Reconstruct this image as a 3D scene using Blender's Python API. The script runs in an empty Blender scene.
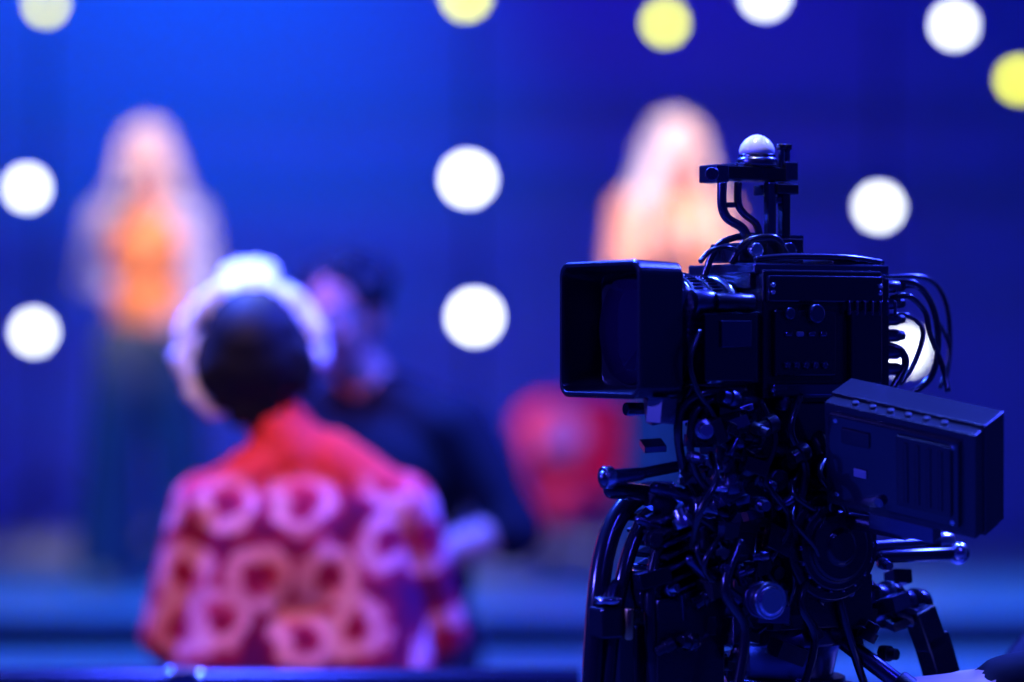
import bpy, math, random
import numpy as np
from mathutils import Vector, Matrix, Euler
random.seed(7)
S = bpy.context.scene
S.view_settings.view_transform = 'Standard'
S.view_settings.look = 'None'
COL = S.collection

# ------------------------------------------------------------------ materials
def mat(name, col, rough=0.5, metal=0.0, emis=None, estr=0.0, bump=0.0, bscale=60, coat=0.0, spec=0.5, var=0.0):
    m = bpy.data.materials.new(name); m.use_nodes = True
    nt = m.node_tree; b = nt.nodes['Principled BSDF']
    b.inputs['Base Color'].default_value = (*col, 1)
    b.inputs['Roughness'].default_value = rough
    b.inputs['Metallic'].default_value = metal
    b.inputs['Specular IOR Level'].default_value = spec
    b.inputs['Coat Weight'].default_value = coat
    if emis:
        b.inputs['Emission Color'].default_value = (*emis, 1)
        b.inputs['Emission Strength'].default_value = estr
    if bump > 0 or var > 0:
        tc = nt.nodes.new('ShaderNodeTexCoord')
        n = nt.nodes.new('ShaderNodeTexNoise'); n.inputs['Scale'].default_value = bscale
        n.inputs['Detail'].default_value = 4
        nt.links.new(tc.outputs['Object'], n.inputs['Vector'])
        if bump > 0:
            bp = nt.nodes.new('ShaderNodeBump'); bp.inputs['Strength'].default_value = bump
            bp.inputs['Distance'].default_value = 0.002
            nt.links.new(n.outputs['Fac'], bp.inputs['Height'])
            nt.links.new(bp.outputs['Normal'], b.inputs['Normal'])
        if var > 0:
            r = nt.nodes.new('ShaderNodeValToRGB')
            r.color_ramp.elements[0].position = 0.3; r.color_ramp.elements[1].position = 0.7
            r.color_ramp.elements[0].color = (*[c * (1 - var) for c in col], 1)
            r.color_ramp.elements[1].color = (*[min(1, c * (1 + var)) for c in col], 1)
            nt.links.new(n.outputs['Fac'], r.inputs['Fac'])
            nt.links.new(r.outputs['Color'], b.inputs['Base Color'])
    return m

def floral():
    m = bpy.data.materials.new('floral_fabric'); m.use_nodes = True
    nt = m.node_tree; b = nt.nodes['Principled BSDF']; b.inputs['Roughness'].default_value = 0.85
    b.inputs['Specular IOR Level'].default_value = 0.2
    tc = nt.nodes.new('ShaderNodeTexCoord')
    n = nt.nodes.new('ShaderNodeTexNoise'); n.inputs['Scale'].default_value = 22
    nt.links.new(tc.outputs['Object'], n.inputs['Vector'])
    mx = nt.nodes.new('ShaderNodeVectorMath'); mx.operation = 'MULTIPLY_ADD'
    mx.inputs[1].default_value = (0.06, 0.06, 0.06)
    nt.links.new(n.outputs['Color'], mx.inputs[0]); nt.links.new(tc.outputs['Object'], mx.inputs[2])
    sp = nt.nodes.new('ShaderNodeSeparateXYZ'); nt.links.new(mx.outputs[0], sp.inputs[0])
    cb = nt.nodes.new('ShaderNodeCombineXYZ'); nt.links.new(sp.outputs['X'], cb.inputs['X']); nt.links.new(sp.outputs['Z'], cb.inputs['Y'])
    v = nt.nodes.new('ShaderNodeTexVoronoi'); v.voronoi_dimensions = '2D'; v.inputs['Scale'].default_value = 8.2
    v.inputs['Randomness'].default_value = 0.65
    nt.links.new(cb.outputs[0], v.inputs['Vector'])
    r = nt.nodes.new('ShaderNodeValToRGB'); cr = r.color_ramp
    cr.elements[0].position = 0.0; cr.elements[0].color = (0.20, 0.001, 0.03, 1)
    cr.elements[1].position = 1.0; cr.elements[1].color = (0.02, 0.002, 0.06, 1)
    for p, c in ((0.15, (0.34, 0.002, 0.04)), (0.22, (0.70, 0.05, 0.10)), (0.30, (0.95, 0.40, 0.42)), (0.43, (0.90, 0.36, 0.40)), (0.50, (0.60, 0.03, 0.08)), (0.57, (0.20, 0.002, 0.04))):
        e = cr.elements.new(p); e.color = (*c, 1)
    nt.links.new(v.outputs['Distance'], r.inputs['Fac'])
    n2 = nt.nodes.new('ShaderNodeTexNoise'); n2.inputs['Scale'].default_value = 8; n2.inputs['Detail'].default_value = 3
    nt.links.new(tc.outputs['Object'], n2.inputs['Vector'])
    gt = nt.nodes.new('ShaderNodeMapRange'); gt.inputs['From Min'].default_value = .47; gt.inputs['From Max'].default_value = .64; gt.inputs['To Max'].default_value = .8
    nt.links.new(n2.outputs['Fac'], gt.inputs['Value'])
    mc = nt.nodes.new('ShaderNodeMix'); mc.data_type = 'RGBA'
    nt.links.new(gt.outputs[0], mc.inputs['Factor'])
    nt.links.new(r.outputs['Color'], mc.inputs['A']); mc.inputs['B'].default_value = (0.45, 0.006, 0.05, 1)
    sx = nt.nodes.new('ShaderNodeSeparateXYZ'); nt.links.new(tc.outputs['Object'], sx.inputs[0])
    yk = nt.nodes.new('ShaderNodeMapRange'); yk.inputs['From Min'].default_value = 1.33; yk.inputs['From Max'].default_value = 1.39
    nt.links.new(sx.outputs['Z'], yk.inputs['Value'])
    m2 = nt.nodes.new('ShaderNodeMix'); m2.data_type = 'RGBA'
    nt.links.new(yk.outputs['Result'], m2.inputs['Factor'])
    nt.links.new(mc.outputs['Result'], m2.inputs['A']); m2.inputs['B'].default_value = (0.95, 0.05, 0.04, 1)
    nt.links.new(m2.outputs['Result'], b.inputs['Base Color'])
    return m

M_black = mat('black_plastic', (0.008, 0.008, 0.018), 0.26, bump=0.12, bscale=400, spec=.7)
M_gloss = mat('gloss_black', (0.006, 0.006, 0.016), 0.15, coat=0.8)
M_metal = mat('black_anodised', (0.12, 0.125, 0.2), 0.27, metal=0.95)
M_steel = mat('steel', (0.75, 0.77, 0.85), 0.2, metal=1.0)
M_rub = mat('rubber', (0.010, 0.010, 0.02), 0.42)
M_cable = mat('cable_jacket', (0.010, 0.010, 0.02), 0.2, spec=.9)
M_white = mat('white_dome', (0.9, 0.9, 0.85), 0.25)
M_label = mat('label', (0.22, 0.24, 0.36), 0.5)
M_brass = mat('brass', (0.9, 0.55, 0.2), 0.25, metal=1.0)
M_glass = mat('lens_glass', (0.012, 0.005, 0.03), 0.06, coat=1.0)
CAMM = [M_black, M_gloss, M_metal, M_steel, M_rub, M_cable, M_white, M_label, M_brass, M_glass]
BLK, GLO, MET, STL, RUB, CAB, WHT, LAB, BRS, GLS = range(10)

# ------------------------------------------------------------------ mesh builder
class MB:
    def __init__(s): s.v = []; s.f = []; s.m = []; s.s = []
    def add(s, vs, fs, m, sm):
        o = len(s.v); s.v += [tuple(v) for v in vs]
        for i, f in enumerate(fs):
            s.f.append([a + o for a in f]); s.m.append(m); s.s.append(sm[i] if isinstance(sm, list) else sm)
    def box(s, c, size, m=0, R=None, taper=1.0):
        hx, hy, hz = [a / 2 for a in size]; vs = []
        for z in (-hz, hz):
            t = taper if z > 0 else 1
            for x, y in ((-hx, -hy), (hx, -hy), (hx, hy), (-hx, hy)):
                p = Vector((x * t, y * t, z))
                if R: p = R @ p
                vs.append(p + Vector(c))
        s.add(vs, [(3, 2, 1, 0), (4, 5, 6, 7), (0, 1, 5, 4), (1, 2, 6, 5), (2, 3, 7, 6), (3, 0, 4, 7)], m, False)
    def lathe(s, p0, ax, prof, m=0, seg=24, sharp=True):
        p0 = Vector(p0); ax = Vector(ax).normalized()
        u = ax.orthogonal().normalized(); w = ax.cross(u)
        vs = []; fs = []; sm = []
        for d, r in prof:
            for i in range(seg):
                a = 2 * math.pi * i / seg
                vs.append(p0 + ax * d + (u * math.cos(a) + w * math.sin(a)) * r)
        for j in range(len(prof) - 1):
            for i in range(seg):
                k = (i + 1) % seg
                fs.append((j * seg + i, j * seg + k, (j + 1) * seg + k, (j + 1) * seg + i)); sm.append(abs(prof[j][0] - prof[j + 1][0]) > 1e-5)
        fs.append(tuple(range(seg - 1, -1, -1))); sm.append(False)
        n = (len(prof) - 1) * seg
        fs.append(tuple(range(n, n + seg))); sm.append(False)
        s.add(vs, fs, m, sm)
    def cyl(s, p0, p1, r0, r1=None, m=0, seg=20):
        p0 = Vector(p0); p1 = Vector(p1); r1 = r0 if r1 is None else r1
        s.lathe(p0, p1 - p0, [(0, r0), ((p1 - p0).length, r1)], m, seg)
    def cap(s, p0, p1, r0, r1, m=0, seg=16):
        p0 = Vector(p0); p1 = Vector(p1); L = (p1 - p0).length
        ax = (p1 - p0) if L > 1e-6 else Vector((0, 0, 1))
        pr = [(-r0 * math.cos(a), max(1e-4, r0 * math.sin(a))) for a in [math.pi / 2 * i / 5 for i in range(5)]]
        pr += [(0, r0), (L, r1)] if L > 1e-5 else [(0, r0)]
        pr += [(L + r1 * math.sin(a), max(1e-4, r1 * math.cos(a))) for a in [math.pi / 2 * i / 5 for i in range(1, 6)]]
        s.lathe(p0, ax, pr, m, seg)
    def ell(s, c, r, m=0, R=None, seg=20):
        t = MB(); t.cap((0, 0, 0), (0, 0, 0), 1, 1, 0, seg)
        vs = []
        for v in t.v:
            p = Vector((v[0] * r[0], v[1] * r[1], v[2] * r[2]))
            if R: p = R @ p
            vs.append(p + Vector(c))
        s.add(vs, t.f, m, True)
    def tube(s, pts, r, m=0, seg=8, sub=6, flat=None):
        pts = [Vector(p) for p in pts]; P = []
        n = len(pts)
        for i in range(n - 1):
            a = pts[max(0, i - 1)]; b = pts[i]; c = pts[i + 1]; d = pts[min(n - 1, i + 2)]
            for k in range(sub):
                t = k / sub
                P.append(0.5 * ((2 * b) + (c - a) * t + (2 * a - 5 * b + 4 * c - d) * t * t + (3 * b - a - 3 * c + d) * t ** 3))
        P.append(pts[-1]); vs = []; fs = []
        u = None
        for i, p in enumerate(P):
            tg = (P[min(i + 1, len(P) - 1)] - P[max(i - 1, 0)]).normalized()
            if u is None: u = tg.orthogonal().normalized()
            u = (u - tg * u.dot(tg)).normalized(); w = tg.cross(u)
            for k in range(seg):
                a = 2 * math.pi * k / seg
                vs.append(p + (u * math.cos(a) + w * math.sin(a)) * r)
        for j in range(len(P) - 1):
            for i in range(seg):
                k = (i + 1) % seg
                fs.append((j * seg + i, j * seg + k, (j + 1) * seg + k, (j + 1) * seg + i))
        fs.append(tuple(range(seg - 1, -1, -1))); q = (len(P) - 1) * seg; fs.append(tuple(range(q, q + seg)))
        s.add(vs, fs, m, [True] * (len(fs) - 2) + [False, False])
    def build(s, name, mats, parent=None, mw=None, bevel=0.0):
        me = bpy.data.meshes.new(name); me.from_pydata(s.v, [], s.f)
        for q in mats: me.materials.append(q)
        me.polygons.foreach_set('material_index', s.m); me.polygons.foreach_set('use_smooth', s.s)
        me.validate(); me.update()
        import bmesh
        bm = bmesh.new(); bm.from_mesh(me); bmesh.ops.recalc_face_normals(bm, faces=bm.faces); bm.to_mesh(me); bm.free()
        o = bpy.data.objects.new(name, me); COL.objects.link(o)
        if parent: o.parent = parent
        if mw is not None: o.matrix_local = mw
        if bevel > 0:
            b = o.modifiers.new('bevel', 'BEVEL'); b.width = bevel; b.segments = 2; b.limit_method = 'ANGLE'; b.angle_limit = math.radians(50)
        return o

def empty(name, loc=(0, 0, 0), rz=0):
    e = bpy.data.objects.new(name, None); e.location = loc; e.rotation_euler = (0, 0, rz); e.empty_display_size = 0.1
    COL.objects.link(e); return e

# ------------------------------------------------------------------ room
def simple_box(name, c, size, m, bevel=0):
    b = MB(); b.box((0, 0, 0), size); o = b.build(name, [m], bevel=bevel); o.location = c; return o
M_wall = mat('backdrop_cloth', (0.40, 0.45, 0.85), 0.85, bump=0.2, bscale=30)
M_dwall = mat('dark_wall', (0.05, 0.06, 0.12), 0.8)
M_floor = mat('studio_floor', (0.05, 0.06, 0.12), 0.35, var=0.3, bscale=5)
M_stage = mat('stage_deck', (0.26, 0.36, 0.5), 0.45, var=0.15, bscale=4)
M_riser = mat('stage_riser', (0.004, 0.005, 0.015), 0.7)
simple_box('floor', (0, 5, -0.05), (16, 20, 0.1), M_floor)
simple_box('wall_back', (0, 13.6, 3.3), (16, 0.1, 6.8), M_wall)
simple_box('wall_left', (-8, 5, 3.3), (0.1, 20, 6.8), M_dwall)
simple_box('wall_right', (8, 5, 3.3), (0.1, 20, 6.8), M_dwall)
simple_box('ceiling', (0, 5, 6.75), (16, 20, 0.1), M_dwall)
b = MB()
b.box((0, 11.32, 0.59), (14, 4.4, 0.02), 0); b.box((0, 11.33, 0.29), (14, 4.38, 0.58), 1)
b.box((0, 8.70, 0.465), (14, 0.72, 0.02), 0); b.box((0, 8.75, 0.225), (14, 0.78, 0.45), 1)
b.build('stage', [M_stage, M_riser], bevel=0.004)

# ------------------------------------------------------------------ lamps
M_can = mat('lamp_housing', (0.03, 0.04, 0.10), 0.4)
M_lw = mat('lamp_white', (1, 1, 1), 0.5, emis=(0.90, 0.95, 1.0), estr=13)
M_ly = mat('lamp_yellow', (1, 1, 0.3), 0.5, emis=(0.86, 0.90, 0.0), estr=10.5)
def parcan_mesh(ml):
    b = MB()
    R = 0.052
    b.lathe((0, 0.0, 0), (0, 1, 0), [(0, R + .012), (0.006, R + .014), (0.02, R + .012), (0.16, R + .006), (0.21, R * .7), (0.235, 0.03), (0.25, 0.02)], 0, 28)
    b.lathe((0, -0.004, 0), (0, 1, 0), [(0, R * .92), (0.004, R), (0.012, R)], 1, 32)
    b.tube([(-R - .018, .08, 0), (-R - .02, .08, .06), (-R * .6, .08, .105), (R * .6, .08, .105), (R + .02, .08, .06), (R + .018, .08, 0)], 0.006, 0)
    b.cyl((-R - .03, .08, 0), (-R - .005, .08, 0), .014, m=0); b.cyl((R + .03, .08, 0), (R + .005, .08, 0), .014, m=0)
    b.cyl((0, .08, .1), (0, .08, .14), .012, m=0)
    o = b.build('tmp', [M_can, ml]); me = o.data; bpy.data.objects.remove(o); return me
mw_, my_ = parcan_mesh(M_lw), parcan_mesh(M_ly)
KD = 2844 / 12.4
lamps = [(27, 188, 0, .72), (34, 332, 0, .72), (468, 179, 0, 1.05), (475, 317, 0, 1.05), (879, 207, 0, .8), (905, 350, 0, .8),
         (46, 4, 1, .6), (466, -4, 1, .8), (665, 23, 1, .7), (765, -5, 0, .8), (954, 25, 0, .75), (1019, 80, 1, .7)]
for x, y, t, sc in lamps:
    o = bpy.data.objects.new('par_spotlight', my_ if t else mw_); COL.objects.link(o)
    o.location = ((x - 512) / KD, 12.4, 1.47 + (341 - y) / KD); o.scale = (sc, sc, sc)
for x in (-2.10, -.178, 1.66):
    b = MB(); b.cyl((0, 0, 0), (0, 0, 2.35), .012, m=0)
    for a in range(3):
        c, s_ = math.cos(a * 2.094 + .5), math.sin(a * 2.094 + .5)
        b.cyl((0, 0, .28), (c * .3, s_ * .3, .012), .012, m=0)
    o = b.build('lighting_stand', [M_can]); o.location = (x, 12.76, .6)
b = MB()
for yy, zz in ((-.14, 0), (.14, 0), (-.14, .28), (.14, .28)):
    b.cyl((-6, yy, zz), (6, yy, zz), .024, m=0)
for i in range(40):
    x = -6 + i * .3
    for yy in (-.14, .14): b.cyl((x, yy, 0 if i % 2 else .28), (x + .3, yy, .28 if i % 2 else 0), .01, m=0, seg=8)
for x in (-5.9, 5.9): b.cyl((x, 0, .28), (x, 0, 3.5), .012, m=0)
o = b.build('lighting_truss', [M_metal]); o.location = (0, 12.6, 3.2)

# ------------------------------------------------------------------ people
def hand(P, wr, d, n, right, curl, k=0):
    d = Vector(d).normalized(); n = Vector(n); n = (n - d * n.dot(d)).normalized()
    s = d.cross(n) if right else n.cross(d)
    wr = Vector(wr)
    lens = [(.029, .070, .0), (.010, .078, .004), (-.010, .072, .002), (-.029, .057, -.006)]
    for off, L, e in lens:
        kn = wr + d * (.088 + e) + s * off
        P.append((k, 'c', wr + d * .012 + s * off * .6, .016, kn, .0125))
        p = kn; a = 0
        for j, (fr, cu) in enumerate(((.45, .8), (.31, 1.1), (.24, .8))):
            a += math.radians(curl) * cu * (1 + .1 * (off < 0))
            q = p + (d * math.cos(a) + n * math.sin(a)) * (L * fr)
            P.append((k, 'c', p, .0095 - .0008 * j, q, .0088 - .0008 * j)); p = q
    t0 = wr + d * .02 + s * .022; t1 = t0 + (d * .65 + s * .6 + n * .3).normalized() * .038
    t2 = t1 + (d * .8 + s * .15 + n * .5).normalized() * .032; t3 = t2 + (d * .7 - s * .2 + n * .7).normalized() * .026
    P += [(k, 'c', t0, .017, t1, .0125), (k, 'c', t1, .012, t2, .0105), (k, 'c', t2, .0105, t3, .009)]

def head(P, c, R, hair):
    c = Vector(c)
    def h(p): return c + R @ Vector(p)
    def E(k, p, r): P.append((k, 'e', h(p), r, R.copy()))
    def C(k, a, ra, b_, rb): P.append((k, 'c', h(a), ra, h(b_), rb))
    E(0, (0, -.012, .02), (.074, .094, .098)); E(0, (0, .025, -.02), (.062, .070, .088))
    E(0, (0, .042, -.076), (.044, .042, .036)); C(0, (-.03, .02, -.06), .03, (.03, .02, -.06), .03)
    C(0, (0, .094, .008), .008, (0, .112, -.028), .012); C(0, (-.012, .1, -.03), .008, (.012, .1, -.03), .008)
    for sx in (-1, 1):
        E(0, (sx * .078, -.005, -.008), (.010, .02, .032))
        E(6, (sx * .031, .080, .004), (.0145, .0125, .0105)); E(7, (sx * .031, .0885, .004), (.006, .006, .006))
        C(7, (sx * .016, .094, .027), .0045, (sx * .047, .082, .027), .0035)
        E(0, (sx * .038, .07, -.03), (.022, .018, .018))
    C(8, (-.02, .088, -.056), .006, (.02, .088, -.056), .006); C(8, (-.012, .092, -.063), .006, (.012, .092, -.063), .006)
    hair(h, P, R)

def human(name, loc, rz, sc, arms, mats, hair, head_shift=(0, 0, 0), head_eul=(0, 0, 0), wide=1.0, legs='slim', top=2, sleeve=2, bulk=1.0,
          forearm=None, vox=.0065, stance=.10, leanxy=(0, 0), bust=False, coat=False, loose=0, shz=0.0, glasses=False):
    P = []
    lx, ly = leanxy
    def ln(z): t = max(0, (z - .95) / .45); return Vector((lx * t, ly * t, 0))
    forearm = sleeve if forearm is None else forearm
    W = wide
    for sx in (-1, 1):
        hp = Vector((sx * .085 * W, 0, .90)); kn = Vector((sx * stance, .02, .49)); an = Vector((sx * (stance + .01), -.02, .09))
        if legs == 'wide':
            an = Vector((sx * (stance + .03), -.02, .09))
            P += [(4, 'c', hp, .108, kn, .105), (4, 'c', kn, .105, an + Vector((0, 0, .05)), .125)]
        else:
            P += [(4, 'c', hp, .092 * W, kn, .062), (4, 'c', kn, .062, Vector((an.x, -.03, .33)), .060), (4, 'c', Vector((an.x, -.03, .33)), .060, an, .05)]
        P += [(5, 'c', an + Vector((0, -.01, -.04)), .042, an + Vector((sx * .01, .10, -.05)), .038), (5, 'c', an + Vector((sx * .01, .10, -.05)), .037, an + Vector((sx * .012, .165, -.058)), .030)]
    P.append((4, 'e', Vector((0, -.012, .92)), (.155 * W, .112, .11), None))
    P.append((top, 'e', Vector((0, 0, 1.04)) + ln(1.04), (.142 * W * bulk, .102 * bulk, .14), None))
    P.append((top, 'e', Vector((0, .005, 1.24)) + ln(1.24), (.158 * W * bulk, .112 * bulk, .165), None))
    P.append((sleeve, 'c', Vector((-.13 * W, -.012, 1.365 - shz)) + ln(1.37), .062 * bulk, Vector((.13 * W, -.012, 1.365 - shz)) + ln(1.37), .062 * bulk))
    P.append((top, 'c', Vector((0, -.01, 1.38)) + ln(1.38), .068, Vector((0, -.01, 1.42)) + ln(1.42), .056))
    if shz > 0:
        for sx in (-1, 1): P.append((top, 'c', Vector((sx * .045, -.012, 1.395)) + ln(1.4), .066, Vector((sx * .15 * W, -.012, 1.36 - shz)) + ln(1.37), .074))
    if bust:
        for sx in (-1, 1): P.append((top, 'e', Vector((sx * .07, .085, 1.24)) + ln(1.24), (.062, .055, .06), None))
    if coat:
        for sx in (-1, 1):
            P.append((sleeve, 'c', Vector((sx * .145, .0, 1.36)) + ln(1.36), .056, Vector((sx * .155, .0, 1.1)), .045))
            P.append((sleeve, 'c', Vector((sx * .08, -.06, 1.34)), .07, Vector((sx * .09, -.05, 1.05)), .075))
    if loose:
        for sx in (-1, 1):
            P.append((top, 'c', Vector((sx * .09 * W, 0, 1.28)) + ln(1.3), .110, Vector((sx * (.09 + loose) * W, 0, .93)), .125))
        P.append((top, 'c', Vector((-.1, 0, .90)), .13, Vector((.1, 0, .90)), .13))
        hh = Vector(head_shift)
        P.append((top, 'c', Vector((0, -.015, 1.41)) + ln(1.4) + hh * .2, .068, Vector((0, -.015, 1.455)) + ln(1.4) + hh * .45, .060))
    hs = Vector(head_shift); hc = Vector((0, .02, 1.585)) + ln(1.4) + hs
    R = Euler(head_eul).to_matrix()
    P.append((0, 'c', Vector((0, -.012, 1.41)) + ln(1.4), .056, hc + Vector((0, -.02, -.07)), .052))
    head(P, hc, R, hair)
    for side, (el, wr, hd, hn, curl) in zip((1, -1), arms):
        sh = Vector((side * .175 * W, -.012, 1.365 - shz)) + ln(1.37); el = Vector(el); wr = Vector(wr)
        P.append((sleeve, 'c', sh, .060 * bulk, el, .046 * bulk))
        if forearm == 0: P += [(sleeve, 'c', sh.lerp(el, .8), .05 * bulk, el.lerp(wr, .06), .05 * bulk)]
        mid = el.lerp(wr, .35)
        P += [(forearm, 'c', el, .042 * (bulk if forearm else 1), mid, .041 * (bulk if forearm else 1)), (forearm, 'c', mid, .041 * (bulk if forearm else 1), el.lerp(wr, .93), .029 * (1.2 if forearm else 1)),
              (0, 'c', el.lerp(wr, .85), .026, wr, .024)]
        hand(P, wr, hd, hn, side == 1, curl)
    mb = MB()
    for p in P:
        if p[1] == 'c': mb.cap(p[2], p[4], p[3], p[5])
        else: mb.ell(p[2], p[3], 0, p[4])
    o = mb.build(name, mats)
    r = o.modifiers.new('r', 'REMESH'); r.mode = 'VOXEL'; r.voxel_size = vox; r.use_smooth_shade = True
    sm = o.modifiers.new('s', 'SMOOTH'); sm.factor = .5; sm.iterations = 3
    dg = bpy.context.evaluated_depsgraph_get(); dg.update()
    me = bpy.data.meshes.new_from_object(o.evaluated_get(dg))
    o.modifiers.clear(); o.data = me
    me.materials.clear()
    for q in mats: me.materials.append(q)
    nf = len(me.polygons); cen = np.zeros(nf * 3); me.polygons.foreach_get('center', cen); cen = cen.reshape(-1, 3)
    best = np.full(nf, 1e9); lab = np.zeros(nf, dtype=np.int32)
    for p in P:
        if p[1] == 'c':
            a = np.array(p[2]); bb = np.array(p[4]); d = bb - a; L2 = max(d @ d, 1e-9)
            t = np.clip(((cen - a) @ d) / L2, 0, 1)
            dist = np.linalg.norm(cen - a - t[:, None] * d, axis=1) - (p[3] * (1 - t) + p[5] * t)
        else:
            q = cen - np.array(p[2])
            if p[4] is not None: q = q @ np.array(p[4])
            rr = np.array(p[3]); dist = (np.linalg.norm(q / rr, axis=1) - 1) * rr.min()
        if p[0] in (6, 7, 8): dist = dist - .0025
        if p[0] == 7: dist = dist - .001
        mk = dist < best; best[mk] = dist[mk]; lab[mk] = p[0]
    me.polygons.foreach_set('material_index', lab); me.polygons.foreach_set('use_smooth', [True] * nf); me.update()
    o.location = loc; o.rotation_euler = (0, 0, rz); o.scale = (sc, sc, sc)
    if glasses:
        g = MB()
        for sx in (-1, 1):
            g.tube([hc + R @ Vector((sx * .033 + .023 * math.cos(t), .108, .002 + .018 * math.sin(t))) for t in [i * math.pi / 6 for i in range(13)]], .0036, 0)
            g.tube([hc + R @ Vector((sx * .056, .106, .006)), hc + R @ Vector((sx * .082, .07, .010)), hc + R @ Vector((sx * .088, 0, .006))], .0030, 0)
        g.tube([hc + R @ Vector((-.010, .108, .006)), hc + R @ Vector((0, .112, .009)), hc + R @ Vector((.010, .108, .006))], .0030, 0)
        g.build('glasses', [M_rub], o, Matrix())
    return o

def skinm(n, c): return mat(n, c, .5, bump=.05)
M_eye = mat('eye_white', (.8, .8, .8), .2); M_dark = mat('iris_brow', (.02, .012, .01), .4); M_lip = mat('lips', (.5, .08, .1), .4)

def hair_long(width=1.0, length=.38, seed=1, out=.0):
    def f(h, P, R):
        rnd = random.Random(seed)
        P.append((1, 'e', h((0, -.03, .038)), (.084, .094, .088), R.copy()))
        P.append((1, 'e', h((0, -.05, -.03)), (.080 * width, .072, .11), R.copy()))
        n = 22
        for i in range(n):
            a = math.radians(-30 + i * (240) / (n - 1))
            x0, y0 = math.cos(a) * .080, -math.sin(a) * .088 - .01
            x1, y1 = x0 * (1.25 * width), y0 * 1.15 - .02
            L = length * (.85 + .3 * rnd.random())
            top = h((x0 * .7, y0 * .7, .078)); a1 = h((x0 * 1.1, y0 * 1.1, .0))
            sw = rnd.uniform(-.012, .012)
            b1 = a1 + Vector((R @ Vector((x1 - x0, y1 - y0, 0))) + Vector((sw, 0, -L * .45)))
            c1 = b1 + Vector((x0 * .3 * width + sw - out * .3, y0 * .1 + sw, -L * .45))
            P += [(1, 'c', top, .018, a1, .019), (1, 'c', a1, .019, b1, .022), (1, 'c', b1, .022, c1, .010)]
        for sx in (-1, 1):
            P.append((1, 'c', h((0, .05, .098)), .018, h((sx * .066, .045, .045)), .016))
            P.append((1, 'c', h((sx * .066, .045, .045)), .016, h((sx * .080, .02, -.06)), .016))
    return f
def hair_short(seed=2, curl=True):
    def f(h, P, R):
        rnd = random.Random(seed)
        P.append((1, 'e', h((0, -.028, .04)), (.088, .097, .092), R.copy()))
        for i in range(46):
            a = rnd.uniform(0, 2 * math.pi); z = rnd.uniform(-.1, 1)
            rr = math.sqrt(max(0, 1 - z * z))
            x, y, zz = rr * math.cos(a) * .082, rr * math.sin(a) * .09 - .03, z * .085 + .045
            if y > .03 and zz < .075: continue
            P.append((1, 'c', h((x, y, zz)), .017, h((x * 1.12, y * 1.1, zz + .012)), .013))
    return f
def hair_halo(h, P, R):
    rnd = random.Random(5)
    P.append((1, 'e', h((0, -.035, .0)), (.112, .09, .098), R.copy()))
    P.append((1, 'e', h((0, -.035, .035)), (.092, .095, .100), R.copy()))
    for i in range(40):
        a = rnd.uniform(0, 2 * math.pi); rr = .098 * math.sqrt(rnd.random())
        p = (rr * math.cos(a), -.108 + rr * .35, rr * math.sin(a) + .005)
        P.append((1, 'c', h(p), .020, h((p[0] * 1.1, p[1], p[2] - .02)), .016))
    for j in range(3):  # ring of white locks: rim light on frizzy hair put into the colour
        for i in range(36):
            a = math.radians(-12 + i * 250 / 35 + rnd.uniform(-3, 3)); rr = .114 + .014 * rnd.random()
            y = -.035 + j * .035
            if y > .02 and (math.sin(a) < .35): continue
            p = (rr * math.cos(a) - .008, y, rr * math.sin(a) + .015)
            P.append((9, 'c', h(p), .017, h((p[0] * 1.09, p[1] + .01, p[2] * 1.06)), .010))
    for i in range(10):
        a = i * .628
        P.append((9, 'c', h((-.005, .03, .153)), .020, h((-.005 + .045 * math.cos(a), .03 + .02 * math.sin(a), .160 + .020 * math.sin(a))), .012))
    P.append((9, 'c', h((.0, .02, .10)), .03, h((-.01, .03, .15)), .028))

M_sk1 = skinm('skin_fair', (.88, .52, .38)); M_sk2 = skinm('skin_tan', (.5, .22, .17))
M_blond = mat('blonde_hair', (.85, .76, .68), .45, bump=.6, bscale=120)
M_lav = mat('pale_rimlit_hair', (.95, .95, .95), .6, bump=.6, bscale=120)  # pale hair of bun and ring; the ring's white includes painted rim light
M_dkh = mat('dark_hair', (.004, .004, .010), .6, bump=.6, bscale=120, spec=.25)
M_org = mat('orange_knit', (.95, .32, .08), .8, bump=.4, bscale=150)
M_jkt = mat('pale_jacket', (.42, .44, .60), .7, bump=.3, bscale=90)
M_jean = mat('teal_denim', (.07, .11, .13), .8, bump=.3, bscale=200)
M_shoe = mat('peach_shoes', (.9, .42, .22), .5)
M_blks = mat('black_shirt', (.006, .006, .014), .8, spec=.2); M_blkt = mat('black_trousers', (.01, .01, .02), .8)
M_bshoe = mat('black_shoes', (.01, .01, .012), .3)
M_flo = floral()
M_cream = mat('peach_dress', (.95, .42, .20), .7, bump=.3, bscale=80)

def at(px, D): return (px - 512) * D / 2844
human('singer', (at(148, 9.9), 9.9, .6), math.radians(176), .955,
      [((.225, -.02, 1.12), (.14, .17, 1.30), (-.45, .25, .85), (-.85, -.1, -.5), 55), ((-.225, -.02, 1.10), (-.19, .14, .99), (.45, .8, -.2), (.6, -.6, -.5), 35)],
      [M_sk1, M_blond, M_org, M_jkt, M_jean, M_shoe, M_eye, M_dark, M_lip, M_lav], hair_long(.90, .18, 3), legs='wide', top=2, sleeve=3, coat=True, stance=.12, bulk=.97, wide=.95, bust=True)
human('singer', (at(674, 9.7), 9.7, .6), math.radians(205), .96,
      [((.24, .03, 1.12), (.12, .22, 1.24), (-.5, .3, .8), (-.85, -.1, -.5), 55), ((-.25, -.02, 1.09), (-.24, .16, .96), (.1, .9, -.3), (.8, 0, -.3), 25)],
      [M_sk1, M_blond, M_cream, M_cream, M_jean, M_shoe, M_eye, M_dark, M_lip, M_lav], hair_long(1.5, .42, 9, .0), legs='wide', top=2, sleeve=2, bust=True, bulk=1.03)
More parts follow.
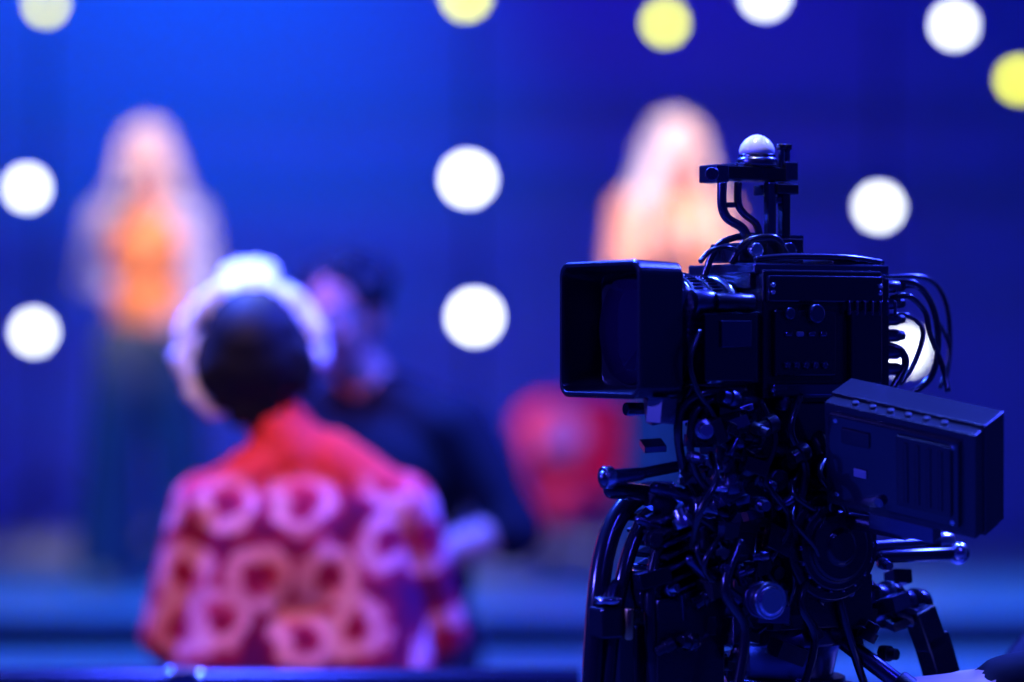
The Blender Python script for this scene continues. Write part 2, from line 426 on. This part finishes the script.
def mic(loc, ax):
    b = MB(); b.lathe((0, 0, 0), (0, 0, 1), [(0, .009), (.005, .011), (.12, .016), (.15, .019)], 0, 20)
    b.ell((0, 0, .172), (.026, .026, .028), 1); b.cyl((0, 0, .163), (0, 0, .169), .0275, m=0)
    o = b.build('microphone', [M_rub, M_steel]); o.location = loc
    o.rotation_euler = Vector(ax).to_track_quat('Z', 'Y').to_euler()
mic((at(148, 9.9) - .10, 9.70, 1.86), (.45, .05, .8)); mic((at(674, 9.7) - .08, 9.46, 1.79), (.2, .15, .9))

human('spectator', (at(304, 4.7), 4.7, 0), math.radians(2), .907,
      [((.250, .05, 1.08), (.20, .26, .99), (-.3, .9, .1), (-.3, 0, -.9), 30), ((-.250, .04, 1.08), (-.20, .24, .97), (.3, .9, .1), (.3, 0, -.9), 30)],
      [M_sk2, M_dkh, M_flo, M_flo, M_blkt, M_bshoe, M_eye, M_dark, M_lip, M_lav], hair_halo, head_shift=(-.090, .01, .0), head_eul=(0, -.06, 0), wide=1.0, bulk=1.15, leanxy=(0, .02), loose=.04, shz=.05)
human('spectator', (at(396, 5.7), 5.7, 0), math.radians(150), .965,
      [((.26, .10, 1.10), (.14, .30, 1.12), (-.4, .8, .1), (0, 0, -1), 30), ((-.29, .0, 1.14), (-.12, .18, 1.07), (.6, .75, .0), (.3, 0, -.9), 30)],
      [M_sk2, M_dkh, M_blks, M_blks, M_blkt, M_bshoe, M_eye, M_dark, M_lip, M_lav], hair_short(4), head_shift=(.045, .03, -.015), head_eul=(-.08, 0, .10), wide=1.12, bulk=1.18, leanxy=(.03, .04), forearm=0, shz=.02, glasses=True)

# ------------------------------------------------------------------ red tub chair with cushion
M_red = mat('red_upholstery', (.60, .02, .10), .7, bump=.3, bscale=100)
M_leg = mat('chair_leg', (.08, .03, .02), .4); M_cush = mat('white_cushion', (.9, .75, .8), .8)
e = empty('armchair', (at(581, 10.6), 10.6, .604), 0); e.scale = (1.0, 1.0, 1.03)
b = MB(); n = 28
vs = []; fs = []
for i in range(n + 1):
    a = math.radians(-25 + i * 230 / n); hh = .52 + .10 * max(0, math.sin(a)) ** .5
    for (r, z) in ((.17, .18), (.245, hh), (.215, hh + .02), (.19, hh), (.13, .2)):
        vs.append((r * math.cos(a), r * math.sin(a) * 1.0, z))
for i in range(n):
    for k in range(5):
        q = (k + 1) % 5; fs.append((i * 5 + k, i * 5 + q, (i + 1) * 5 + q, (i + 1) * 5 + k))
fs += [(0, 1, 2, 3, 4), tuple(n * 5 + k for k in (4, 3, 2, 1, 0))]
b.add(vs, fs, 0, True); b.build('shell', [M_red], e, Matrix(), bevel=.006)
b = MB(); b.lathe((0, -.01, .17), (0, 0, 1), [(0, .16), (.02, .175), (.12, .195), (.16, .185), (.175, .15)], 0, 32); b.build('seat', [M_red], e, Matrix())
b = MB()
for sx in (-1, 1):
    for sy in (-1, 1): b.cyl((sx * .11, sy * .11, .19), (sx * .15, sy * .15, 0), .018, .01, 0)
b.build('legs', [M_leg], e, Matrix())
b = MB(); b.ell((-.07, .0, .50), (.095, .05, .09), 0, Euler((-.2, 0, .1)).to_matrix()); b.build('cushion', [M_cush], e, Matrix())

# ------------------------------------------------------------------ crowd barrier
e = empty('crowd_barrier', (-1.4, 4.1, 0), 0)
b = MB(); b.cyl((-2.2, 0, .975), (1.5, 0, .975), .024, m=0); b.cyl((-2.2, 0, .12), (1.5, 0, .12), .02, m=0)
for i in range(4):
    x = -2.1 + i * 1.19
    b.cyl((x, 0, .0), (x, 0, .975), .02, m=0); b.cyl((x, 0, .9), (x, .30, .0), .016, m=0); b.box((x, .12, .01), (.08, .42, .02), 0)
b.build('frame', [M_black], e, Matrix())
b = MB(); b.box((-.345, 0, .54), (3.65, .012, .8), 0); b.build('panel', [M_black], e, Matrix())
b = MB(); b.lathe((.905, 0, .975), (1, 0, 0), [(0, .027), (.05, .027)], 0, 20); b.box((.93, -.01, .985), (.04, .05, .03), 0); b.build('clamp', [M_steel], e, Matrix(), bevel=.003)

# ------------------------------------------------------------------ broadcast camera
O = Vector((.3167, 3.3, 1.4828)); TH = math.radians(210)
ROOT = empty('broadcast_camera', O, TH)
MR = Matrix.Translation(O) @ Matrix.Rotation(TH, 4, 'Z'); MRi = MR.inverted()
ct, st = .8660254, .5
def L(px, py, Y=0.0):
    k = (px - 512) / 2844
    X = (3.3 * k - ct * k * Y - O.x - .5 * Y) / (-ct + .5 * k)
    D = 3.3 - .5 * X - ct * Y
    return Vector((X, Y, 1.47 + (341 - py) * D / 2844 - O.z))
I4 = Matrix()
b = MB()
b.box((0, 0, -.005), (.167, .15, .145), BLK)
b.box((-.005, 0, .069), (.190, .135, .012), MET)
b.box((-.06, .01, .077), (.07, .10, .008), BLK)
b.box((0, .078, .046), (.160, .008, .030), GLO)
b.box((.03, .079, -.015), (.085, .008, .075), BLK)
b.box((-.055, .079, -.02), (.045, .010, .085), GLO)
b.box((.0, .079, -.068), (.15, .008, .014), MET)
b.box((.0, -.078, .0), (.15, .01, .12), BLK)
for i in range(5): b.cyl((.058 - i * .013, .080, -.04), (.058 - i * .013, .088, -.04), .0042, m=MET)
for i in range(4): b.box((.055 - i * .016, .084, -.005), (.010, .004, .006), LAB if i == 1 else MET)
b.cyl((.02, .080, .018), (.02, .092, .018), .011, m=MET); b.cyl((.055, .08, .018), (.055, .089, .018), .007, m=MET)
for x in (-.075, .075):
    for z in (.05, .042, -.068): b.cyl((x, .08, z), (x, .0845, z), .003, m=STL, seg=10)
b.box((.086, .0, .055), (.010, .12, .018), BLK)
b.box((.088, .058, -.02), (.012, .022, .08), GLO); b.box((.088, -.058, -.02), (.012, .022, .08), GLO)
for z in (.01, -.012, -.034): b.cyl((.094, .058, z), (.099, .058, z), .0065, m=MET)
b.box((-.092, 0, -.005), (.02, .13, .13), BLK)
for i in range(6):
    z = .05 - i * .019
    b.cyl((-.10, .055, z), (-.122, .055, z), .0075, m=MET); b.cyl((-.12, .055, z), (-.13, .055, z), .0055, m=RUB)
    b.cyl((-.10, .028, z), (-.115, .028, z), .0075, m=STL)
for i in range(7): b.box((-.03 - i * .011, .083, .025), (.004, .004, .018), MET)
b.build('body', CAMM, ROOT, I4, bevel=.003)
b = MB()
b.tube([(.085, .06, .079), (.04, .062, .083), (-.04, .062, .083), (-.1, .055, .078)], .004, CAB)
b.tube([(.09, .02, .075), (.075, .03, .1), (.04, .035, .105), (.02, .03, .088)], .0045, CAB)
b.tube([(.1, -.02, .06), (.085, -.01, .098), (.05, .01, .108), (.02, .01, .09)], .004, CAB)
b.box((.07, .0, .088), (.03, .06, .022), BLK); b.cyl((.07, .035, .09), (.07, .045, .09), .009, m=STL)
b.box((.035, -.03, .085), (.02, .03, .02), MET)
b.build('top_fittings', CAMM, ROOT, I4, bevel=.002)
b = MB()
b.lathe((.083, 0, 0), (1, 0, 0), [(0, .052), (.010, .052), (.010, .058), (.022, .058), (.022, .054), (.03, .054)], MET, 48)
b.lathe((.112, 0, 0), (1, 0, 0), [(0, .060), (.018, .060), (.018, .056), (.026, .056), (.026, .063), (.044, .063), (.044, .058), (.052, .058), (.052, .066), (.07, .066), (.074, .062), (.1, .066)], BLK, 64)
for g0, gr in ((.114, .0605), (.140, .0635), (.166, .0665)):
    for i in range(60):
        a = 2 * math.pi * i / 60
        b.box((g0 + .008, math.cos(a) * gr, math.sin(a) * gr), (.013, .0028, .003), MET, Matrix.Rotation(a - math.pi / 2, 3, 'X'))
b.lathe((.134, 0, 0), (1, 0, 0), [(0, .0578), (.002, .0605), (.006, .0578)], STL, 48)
b.lathe((.098, 0, 0), (1, 0, 0), [(0, .0598), (.003, .0630), (.009, .0598)], STL, 48)
b.lathe((.158, 0, 0), (1, 0, 0), [(0, .0600), (.002, .0635), (.006, .0600)], STL, 48)
b.box((.135, .072, -.02), (.07, .03, .075), GLO); b.box((.13, .088, -.005), (.04, .006, .03), MET)
b.cyl((.15, .066, .03), (.175, .066, .03), .015, m=MET); b.cyl((.1, .075, .03), (.15, .075, .03), .011, m=BLK)
b.box((.14, .02, -.075), (.06, .06, .022), BLK); b.cyl((.09, .02, -.09), (.20, .02, -.09), .0075, m=MET); b.cyl((.09, -.03, -.09), (.20, -.03, -.09), .0075, m=MET)
b.lathe((.19, 0, 0), (1, 0, 0), [(0, .05), (.022, .063), (.026, .060), (.030, .03), (.032, .005)], GLS, 48)
b.build('lens', CAMM, ROOT, I4, bevel=.0012)
def rrect(hy, hz, r, n=6):
    pts = []
    for cy, cz, a0 in ((hy - r, hz - r, 0), (-hy + r, hz - r, 90), (-hy + r, -hz + r, 180), (hy - r, -hz + r, 270)):
        for i in range(n + 1):
            a = math.radians(a0 + 90 * i / n); pts.append((cy + r * math.cos(a), cz + r * math.sin(a)))
    return pts
b = MB()
loops = [(.178, .066, .060, .03), (.194, .078, .074, .014), (.252, .086, .0765, .016), (.2545, .084, .0745, .014), (.2545, .080, .0705, .012), (.251, .079, .0695, .011), (.205, .072, .064, .014), (.203, .062, .056, .03)]
rings = [[(x, y, z) for y, z in rrect(hy, hz, r)] for x, hy, hz, r in loops]
vs = [p for r_ in rings for p in r_]; k = len(rings[0]); fs = []
for j in range(len(rings)):
    jj = (j + 1) % len(rings)
    for i in range(k): fs.append((j * k + i, j * k + (i + 1) % k, jj * k + (i + 1) % k, jj * k + i))
b.add(vs, fs, BLK, False)
b.build('lens_hood', CAMM, ROOT, I4, bevel=.001)
b = MB()
c = L(773, 252); b.box(c, (.052, .05, .030), BLK); b.box(c + Vector((0, 0, .017)), (.06, .04, .006), MET)
b.cyl(c + Vector((0, .02, 0)), c + Vector((0, .034, 0)), .010, m=MET)
for Y in (-.016, .016):
    b.tube([L(722, 182, Y), L(722, 205, Y), L(727, 218, Y), L(742, 228, Y), L(748, 240, Y)], .0055, MET, seg=8)
    b.tube([L(738, 182, Y), L(738, 203, Y), L(744, 214, Y), L(756, 224, Y), L(760, 240, Y)], .0045, MET, seg=8)
    b.box((L(728, 196, Y) + L(734, 214, Y)) / 2, (.010, .006, .006), MET)
    b.box(L(770, 211, Y), (.012, .010, .066), MET); b.box(L(784, 211, Y), (.011, .012, .066), BLK)
    b.box(L(777, 200, Y), (.022, .008, .008), MET)
b.box(L(776, 190, 0), (.03, .05, .012), BLK)
p = L(748, 174, 0); b.box(p, (.092, .034, .016), BLK); b.box(L(714, 174, 0), (.018, .036, .020), MET); b.box(L(783, 172, 0), (.018, .036, .022), MET)
b.cyl(L(712, 174, .02), L(712, 174, .030), .008, m=MET)
for i in range(6): b.box(L(730 + i * 8, 165, 0), (.004, .03, .004), MET)
q = L(757, 163, 0); b.lathe(q, (0, 0, 1), [(-.004, .024), (.004, .024), (.006, .021), (.010, .0215)], MET, 32)
b.lathe(q + Vector((0, 0, .010)), (0, 0, 1), [(0, .0205), (.005, .0208), (.011, .0185), (.017, .014), (.021, .008), (.023, .001)], WHT, 32)
for px in (781, 787): b.cyl(L(px, 168, .008), L(px, 145, .008), .0035, m=MET); b.cyl(L(px, 150, .008), L(px, 144, .008), .006, m=BLK)
b.build('tally_and_handle_rig', CAMM, ROOT, I4, bevel=.0015)
b = MB()
b.box((.005, 0, -.11), (.15, .12, .07), BLK)
b.box((.0, .063, -.105), (.11, .010, .045), GLO)
b.box((-.06, .03, -.10), (.06, .05, .05), MET)
b.box((0, 0, -.155), (.23, .085, .018), MET); b.box((0, 0, -.172), (.20, .10, .014), BLK)
b.cyl((.06, .05, -.17), (.06, .075, -.17), .013, m=MET); b.cyl((-.05, .05, -.17), (-.05, .07, -.17), .010, m=STL)
b.box((0, 0, -.205), (.13, .13, .055), BLK)
b.cyl((0, -.095, -.245), (0, .095, -.245), .062, m=BLK, seg=40)
b.lathe((0, .095, -.245), (0, 1, 0), [(0, .050), (.008, .050), (.008, .040), (.014, .038), (.014, .02), (.018, .018)], BLK, 40)
b.lathe((0, -.095, -.245), (0, -1, 0), [(0, .056), (.02, .052)], MET, 40)
for i in range(18):
    a = 2 * math.pi * i / 18
    b.box((math.cos(a) * .050, .099, -.245 + math.sin(a) * .050), (.006, .008, .006), MET, Matrix.Rotation(-a, 3, 'Y'))
b.box((0, 0, -.31), (.14, .15, .06), BLK); b.box((.06, .05, -.29), (.06, .05, .07), GLO)
b.lathe((0, 0, -.34), (0, 0, -1), [(0, .07), (.02, .075), (.03, .062), (.06, .055), (.06, .07), (.075, .07)], MET, 40)
b.build('pan_tilt_head', CAMM, ROOT, I4, bevel=.003)
b = MB()
for i in range(9):
    p = L(668 + i * 2, 508 + i * 12, .03); b.box(p, (.075, .075, .006), MET if i % 2 == 0 else BLK, Matrix.Rotation(.35, 3, 'Y'))
b.box(L(680, 560, .0), (.06, .06, .12), BLK); b.box(L(672, 640, .03), (.09, .08, .10), BLK)
b.box(L(640, 590, .03), (.03, .05, .045), GLO); b.box(L(632, 655, .02), (.025, .05, .07), BLK)
b.build('counterbalance_block', CAMM, ROOT, I4, bevel=.003)
b = MB()
p = L(608, 622, .04); b.box(p, (.034, .03, .034), BLK); b.cyl(p + Vector((-.016, .018, .017)), p + Vector((-.016, .018, -.019)), .006, m=BRS)
b.cyl(p + Vector((.0, .0, .02)), p + Vector((0, 0, .028)), .016, m=STL); b.tube([L(610, 607, .04), L(616, 585, .03), L(640, 575, .02)], .007, MET)
b.build('cable_clamp', CAMM, ROOT, I4, bevel=.003)
b = MB()
b.cap(L(606, 478, .05), L(640, 474, .05), .0095, .0075, MET); b.cap(L(638, 474, .05), L(700, 462, .03), .0065, .0065, MET)
b.cyl(L(603, 478, .05), L(612, 477, .05), .0125, m=STL)
b.cap(L(612, 490, .03), L(690, 497, .02), .010, .008, GLO); b.cap(L(655, 488, .06), L(720, 505, .05), .007, .010, MET)
b.cyl(L(690, 507, .07), L(712, 512, .07), .012, m=STL); b.cyl(L(712, 512, .07), L(725, 516, .07), .009, m=MET)
b.cap(L(640, 520, .04), L(700, 545, .06), .006, .006, MET); b.cap(L(690, 560, .08), L(735, 600, .08), .006, .010, MET)
b.cap(L(850, 548, .04), L(950, 541, .04), .007, .007, MET); b.cap(L(880, 557, .05), L(955, 553, .05), .008, .008, GLO)
b.ell(L(958, 553, .05), (.014, .014, .014), STL); b.cyl(L(935, 542, .04), L(950, 541, .04), .012, m=STL)
for i, (px, r) in enumerate(((858, .026), (872, .022), (884, .028), (899, .020), (912, .024))):
    b.cyl(L(px, 600 + i * 2, .03), L(px + 9, 601 + i * 2, .03), r, m=MET if i % 2 else BLK, seg=28)
b.cyl(L(760, 600, .12), L(763, 600, .135), .020, m=MET, seg=28); b.cyl(L(763, 600, .133), L(765, 600, .14), .013, m=GLO)
b.lathe(L(765, 600, .13), (0, 1, 0), [(0, .0205), (.012, .0205), (.012, .016), (.014, .015)], STL, 28)
b.build('levers_and_knobs', CAMM, ROOT, I4, bevel=.001)
b = MB(); rnd = random.Random(11)  # random small boxes and cylinders, added to catch highlights around the head
for i in range(165):
    px = rnd.uniform(690, 900) if i % 3 else rnd.uniform(650, 760); py = rnd.uniform(400, 670)
    if px > 850 and py < 560: px -= 60; py += 60
    if py < 470 and px > 830: px -= 60
    Y = rnd.uniform(.05, .11) - .03 * abs(px - 770) / 100
    p = L(px, py, Y); t = rnd.random()
    mm = rnd.choice([BLK, MET, MET, GLO, RUB, STL if i % 3 == 0 else MET])
    E_ = Euler((rnd.uniform(-.3, .3), rnd.uniform(-.5, .5), rnd.uniform(-.4, .4))).to_matrix()
    if t < .45: b.box(p, (rnd.uniform(.012, .04), rnd.uniform(.01, .03), rnd.uniform(.006, .03)), mm, E_)
    else:
        d = E_ @ Vector(rnd.choice([(1, 0, 0), (0, 1, 0), (0, 1, 0), (0, 0, 1)])); r = rnd.uniform(.004, .012)
        b.lathe(p, d, [(0, r), (.012, r), (.012, r * .75), (.022, r * .7)], mm, 18)
b.build('highlight_greebles', CAMM, ROOT, I4, bevel=.0012)
b = MB()
def cab(pts, r, m=CAB): b.tube([L(*p) for p in pts], r, m)
cab([(888, 282, .05), (915, 284, .06), (932, 305, .06), (938, 340, .06), (930, 378, .05), (900, 400, .04)], .0042)
cab([(886, 300, .05), (908, 296, .07), (925, 312, .07), (930, 335, .07), (942, 365, .07), (948, 392, .08)], .0036)
cab([(886, 318, .04), (905, 315, .05), (922, 330, .05), (915, 360, .05), (900, 385, .05)], .003)
cab([(884, 277, .02), (925, 278, .02), (945, 300, .02), (950, 345, .02), (945, 385, .03)], .003)
cab([(884, 345, .05), (900, 350, .06), (905, 365, .06), (890, 392, .06)], .0045)
cab([(882, 290, .03), (920, 288, .03), (936, 318, .03), (950, 350, .03), (940, 388, .04)], .0028)
cab([(745, 390, .08), (705, 393, .08), (684, 406, .07), (678, 430, .07), (684, 470, .06), (700, 510, .06), (712, 560, .07)], .0052)
cab([(740, 398, .07), (712, 400, .08), (694, 415, .08), (690, 445, .08), (700, 480, .08), (730, 505, .09)], .0042)
cab([(700, 330, .085), (690, 360, .09), (697, 390, .09), (715, 420, .09), (720, 470, .09)], .003)
cab([(672, 492, .0), (640, 495, .0), (616, 520, .0), (603, 560, .01), (597, 610, .02), (592, 690, .02)], .0125)
cab([(690, 500, .02), (655, 508, .02), (636, 535, .02), (622, 580, .03), (612, 640, .03), (606, 700, .03)], .0085)
cab([(700, 515, .05), (672, 530, .05), (655, 560, .05), (650, 610, .06), (655, 690, .06)], .007)
cab([(760, 400, .08), (775, 440, .09), (765, 480, .09), (790, 520, .10), (770, 560, .10)], .004)
cab([(800, 395, .08), (790, 430, .09), (805, 470, .09), (800, 520, .09), (830, 560, .09)], .005)
cab([(820, 560, .08), (800, 600, .10), (815, 640, .10), (800, 700, .10)], .005)
cab([(740, 540, .10), (725, 590, .11), (745, 630, .11), (735, 700, .11)], .006)
cab([(860, 560, .06), (840, 590, .08), (850, 640, .08), (870, 700, .07)], .005)
cab([(700, 262, .03), (712, 250, .03), (730, 248, .03), (745, 256, .02)], .003)
for i in range(14):
    x0 = rnd.uniform(690, 850); y0 = rnd.uniform(440, 560); Y = rnd.uniform(.07, .11)
    cab([(x0, y0, Y - .03), (x0 + rnd.uniform(-25, 25), y0 + 25, Y), (x0 + rnd.uniform(-40, 40), y0 + 60, Y), (x0 + rnd.uniform(-30, 30), y0 + 95, Y - .03)], rnd.uniform(.002, .004))
b.build('cables', CAMM, ROOT, I4)
wc = Vector((at(904, 3.12), 3.12, 1.47 + (341 - 466) * 3.12 / 2844))
a_ = Vector((.80, -.56, -.18)).normalized(); up = Vector((-.26, -.22, .90)); up = (up - a_ * up.dot(a_)).normalized()
nb = a_.cross(up)      # (a_, -nb, up) is right-handed; -nb points away from the viewer
W = Matrix(((a_.x, -nb.x, up.x, wc.x), (a_.y, -nb.y, up.y, wc.y), (a_.z, -nb.z, up.z, wc.z), (0, 0, 0, 1)))
VM = MRi @ W
sg = -1
b = MB()
b.box((0, 0, 0), (.186, .022, .124), BLK)
b.box((-.005, .013 * sg, .0), (.160, .008, .102), GLO)
b.box((.035, .018 * sg, .004), (.066, .006, .084), BLK)
for i in range(4): b.box((.014 + i * .014, .021 * sg, .004), (.005, .003, .072), BLK)
b.box((-.045, .018 * sg, -.012), (.016, .002, .010), LAB)
b.box((-.05, .018 * sg, .03), (.035, .003, .018), BLK); b.cyl((-.02, .016 * sg, -.04), (-.02, .023 * sg, -.04), .006, m=MET)
for x in (-.076, .068):
    for z in (-.045, .045): b.cyl((x, .015 * sg, z), (x, .018 * sg, z), .003, m=STL, seg=10)
for i in range(6): b.cyl((-.06 + i * .022, .0, .060), (-.06 + i * .022, .0, .065), .004, m=RUB, seg=12)
b.box((0, -.030 * sg, .064), (.190, .044, .004), BLK); b.box((.093, -.030 * sg, 0), (.004, .044, .129), BLK); b.box((-.093, -.028 * sg, 0), (.004, .040, .129), BLK); b.box((0, -.024 * sg, -.064), (.190, .032, .004), BLK)
b.box((0, -.0115 * sg, 0), (.164, .002, .098), GLS)
b.box((.0, .0, -.072), (.08, .02, .02), MET)
b.build('viewfinder_monitor', CAMM, ROOT, VM, bevel=.005)
b = MB(); p0 = L(830, 470, .07); p1 = MRi @ (W @ Vector((-.05, .0, -.02)))
b.cap(p0, p1, .012, .012, MET); b.cap(L(815, 440, .06), p0, .014, .014, BLK); b.cyl(p0 + Vector((0, -.02, 0)), p0 + Vector((0, .02, 0)), .018, m=MET)
b.cap(L(820, 515, .06), MRi @ (W @ Vector((0, 0, -.08))), .01, .01, MET)
b.build('viewfinder_arm', CAMM, ROOT, I4, bevel=.001)
b = MB()
g0 = Vector((.36, 3.29, 1.14)); g1 = Vector((.57, 3.18, .985))
b.cyl(MRi @ g0, MRi @ (g0.lerp(g1, .4)), .010, m=MET); b.cyl(MRi @ (g0.lerp(g1, .38)), MRi @ g1, .0155, m=RUB)
b.box(L(925, 628, .06), (.03, .03, .05), BLK, Matrix.Rotation(.4, 3, 'Y')); b.box(L(938, 662, .06), (.035, .03, .07), BLK, Matrix.Rotation(.35, 3, 'Y'))
b.cap(L(900, 612, .05), L(925, 622, .06), .012, .012, BLK)
b.build('pan_bar', CAMM, ROOT, I4, bevel=.003)
b = MB()
b.lathe((0, 0, -.41), (0, 0, -1), [(0, .085), (.03, .09), (.06, .06), (.2, .045)], BLK, 32)
for i in range(3):
    a = i * 2.0944 + .4; c, s_ = math.cos(a), math.sin(a)
    for w in (-.022, .022):
        b.cyl((c * .07 - s_ * w, s_ * .07 + c * w, -.44), (c * .34 - s_ * w, s_ * .34 + c * w, -1.0), .013, m=MET)
    b.box((c * .33, s_ * .33, -.98), (.05, .06, .05), BLK)
    b.cyl((c * .32, s_ * .32, -.95), (c * .52, s_ * .52, -1.46), .014, m=STL)
    b.cyl((c * .52, s_ * .52, -1.44), (c * .52, s_ * .52, -1.483), .03, m=RUB)
    b.cyl((0, 0, -1.05), (c * .36, s_ * .36, -1.05), .008, m=MET)
b.build('tripod', CAMM, ROOT, I4, bevel=.002)

ol = Vector((.90, 3.5, 0)); oa = math.radians(120)
OM = (Matrix.Translation(ol) @ Matrix.Rotation(oa, 4, 'Z')).inverted()
def ow(p): return OM @ Vector(p)
def od(d): return (OM.to_3x3() @ Vector(d))
human('camera_operator', ol, oa, 1.0,
      [((.27, .02, 1.10), (.22, .22, 1.0), (-.2, .9, 0), (-.9, 0, -.2), 30), (ow((.76, 3.30, 1.10)), ow((.545, 3.235, 1.076)), od((-.85, -.15, -.08)), od((-.15, .2, -1)), 42)],
      [M_sk1, M_dkh, M_blks, M_blks, M_blkt, M_bshoe, M_eye, M_dark, M_lip, M_lav], hair_short(8), bulk=1.05)

# ------------------------------------------------------------------ lights
def spot(name, loc, tgt, power, col, ang=40, blend=.6, rad=.15):
    l = bpy.data.lights.new(name, 'SPOT'); l.energy = power; l.color = col; l.spot_size = math.radians(ang); l.spot_blend = blend; l.shadow_soft_size = rad
    o = bpy.data.objects.new(name, l); COL.objects.link(o); o.location = loc
    o.rotation_euler = (Vector(tgt) - Vector(loc)).to_track_quat('-Z', 'Y').to_euler(); return o
def area(name, loc, tgt, power, col, sx, sy):
    l = bpy.data.lights.new(name, 'AREA'); l.shape = 'RECTANGLE'; l.size = sx; l.size_y = sy; l.energy = power; l.color = col
    o = bpy.data.objects.new(name, l); COL.objects.link(o); o.location = loc
    o.rotation_euler = (Vector(tgt) - Vector(loc)).to_track_quat('-Z', 'Y').to_euler(); return o
BL = (.012, .006, 1.0); AZ = (.0, .18, 1.0); TE = (.05, .30, 1.0)
spot('wash_light', (-3.0, 11.4, 6.2), (-1.8, 13.6, 3.2), 780, AZ, 46, 1)
spot('wash_light', (-1.1, 11.8, 6.2), (-1.0, 13.6, 3.3), 250, AZ, 42, 1)
spot('wash_light', (1.8, 10.5, 6.0), (1.3, 13.6, 2.9), 150, BL, 80, 1)
spot('wash_light', (-1.5, 9.5, 6.0), (-1.0, 13.6, 2.6), 190, BL, 70, 1)
spot('wash_light', (.6, 10.5, 5.8), (.2, 13.6, 1.5), 85, (.16, .008, 1), 60, 1)
spot('wash_light', (-3.0, 10.5, 5.8), (-2.2, 13.6, 1.2), 55, (.22, .01, 1), 50, 1)
spot('key_light', (-.6, 4.6, 5.6), (at(146, 9.9), 9.9, 1.95), 3100, (1, .70, .56), 9.5, .6)
spot('key_light', (1.6, 4.6, 5.6), (at(665, 9.7), 9.7, 1.95), 4000, (1, .74, .62), 9.0, .5)
spot('stage_light', (-1.9, 8.6, 6.2), (-1.6, 9.2, .6), 1150, TE, 34, .9)
spot('stage_light', (.0, 8.6, 6.2), (.0, 9.2, .6), 600, TE, 34, .9)
spot('stage_light', (1.9, 8.6, 6.2), (1.8, 9.2, .6), 1150, TE, 34, .9)
spot('stage_light', (.3, 7.5, 6.0), (.3, 10.6, 1.15), 700, (.9, .12, .6), 7.5, .6)
area('added_rim_light', (-1.5, 5.2, 4.2), (.35, 3.3, 1.4), 1050, (.03, .08, 1), 1.0, .3)  # unseen area lights, added for blue rims and reflections on the broadcast camera
area('added_rim_light', (2.3, 4.9, 4.0), (.45, 3.3, 1.4), 800, (.03, .05, 1), 1.0, .3)
area('added_rim_light', (.4, 3.9, 5.0), (.35, 3.3, 1.4), 420, (.06, .12, 1), .8, .3)
spot('fill_light', (-2.6, 2.2, 2.6), (.35, 3.3, 1.35), 480, (.08, .07, 1), 17, .5, .05)
spot('fill_light', (1.6, .4, 3.8), (.45, 3.3, 1.3), 130, (.04, .04, 1), 14, .5, .08)
spot('fill_light', (-.2, 2.9, 4.6), (.284, 3.3, 1.67), 260, (1, .95, .85), 3.0, .4, .05)
spot('audience_light', (-1.5, 1.2, 4.6), (-.40, 4.7, 1.12), 620, (1, .44, .46), 12.5, .7)
spot('audience_light', (-1.6, 3.2, 5.4), (-.45, 4.72, 1.50), 330, (.75, .88, 1), 4.2, .5)
spot('audience_light', (-.9, 7.0, 5.4), (-.45, 4.75, 1.52), 1300, (.55, .68, 1), 5, .6)
spot('audience_light', (-2.6, 4.0, 3.0), (-.32, 5.7, 1.48), 420, (1, .18, .26), 6, .6)
w = bpy.data.worlds.new('World'); S.world = w; w.use_nodes = True
w.node_tree.nodes['Background'].inputs[0].default_value = (.01, .006, .5, 1); w.node_tree.nodes['Background'].inputs[1].default_value = .22

# ------------------------------------------------------------------ view
cd = bpy.data.cameras.new('view'); cd.lens = 100; cd.sensor_width = 36
cd.dof.use_dof = True; cd.dof.focus_distance = 3.22; cd.dof.aperture_fstop = 1.3; cd.clip_end = 100
co = bpy.data.objects.new('view', cd); COL.objects.link(co); co.location = (0, 0, 1.47); co.rotation_euler = (math.pi / 2, 0, 0)
S.camera = co
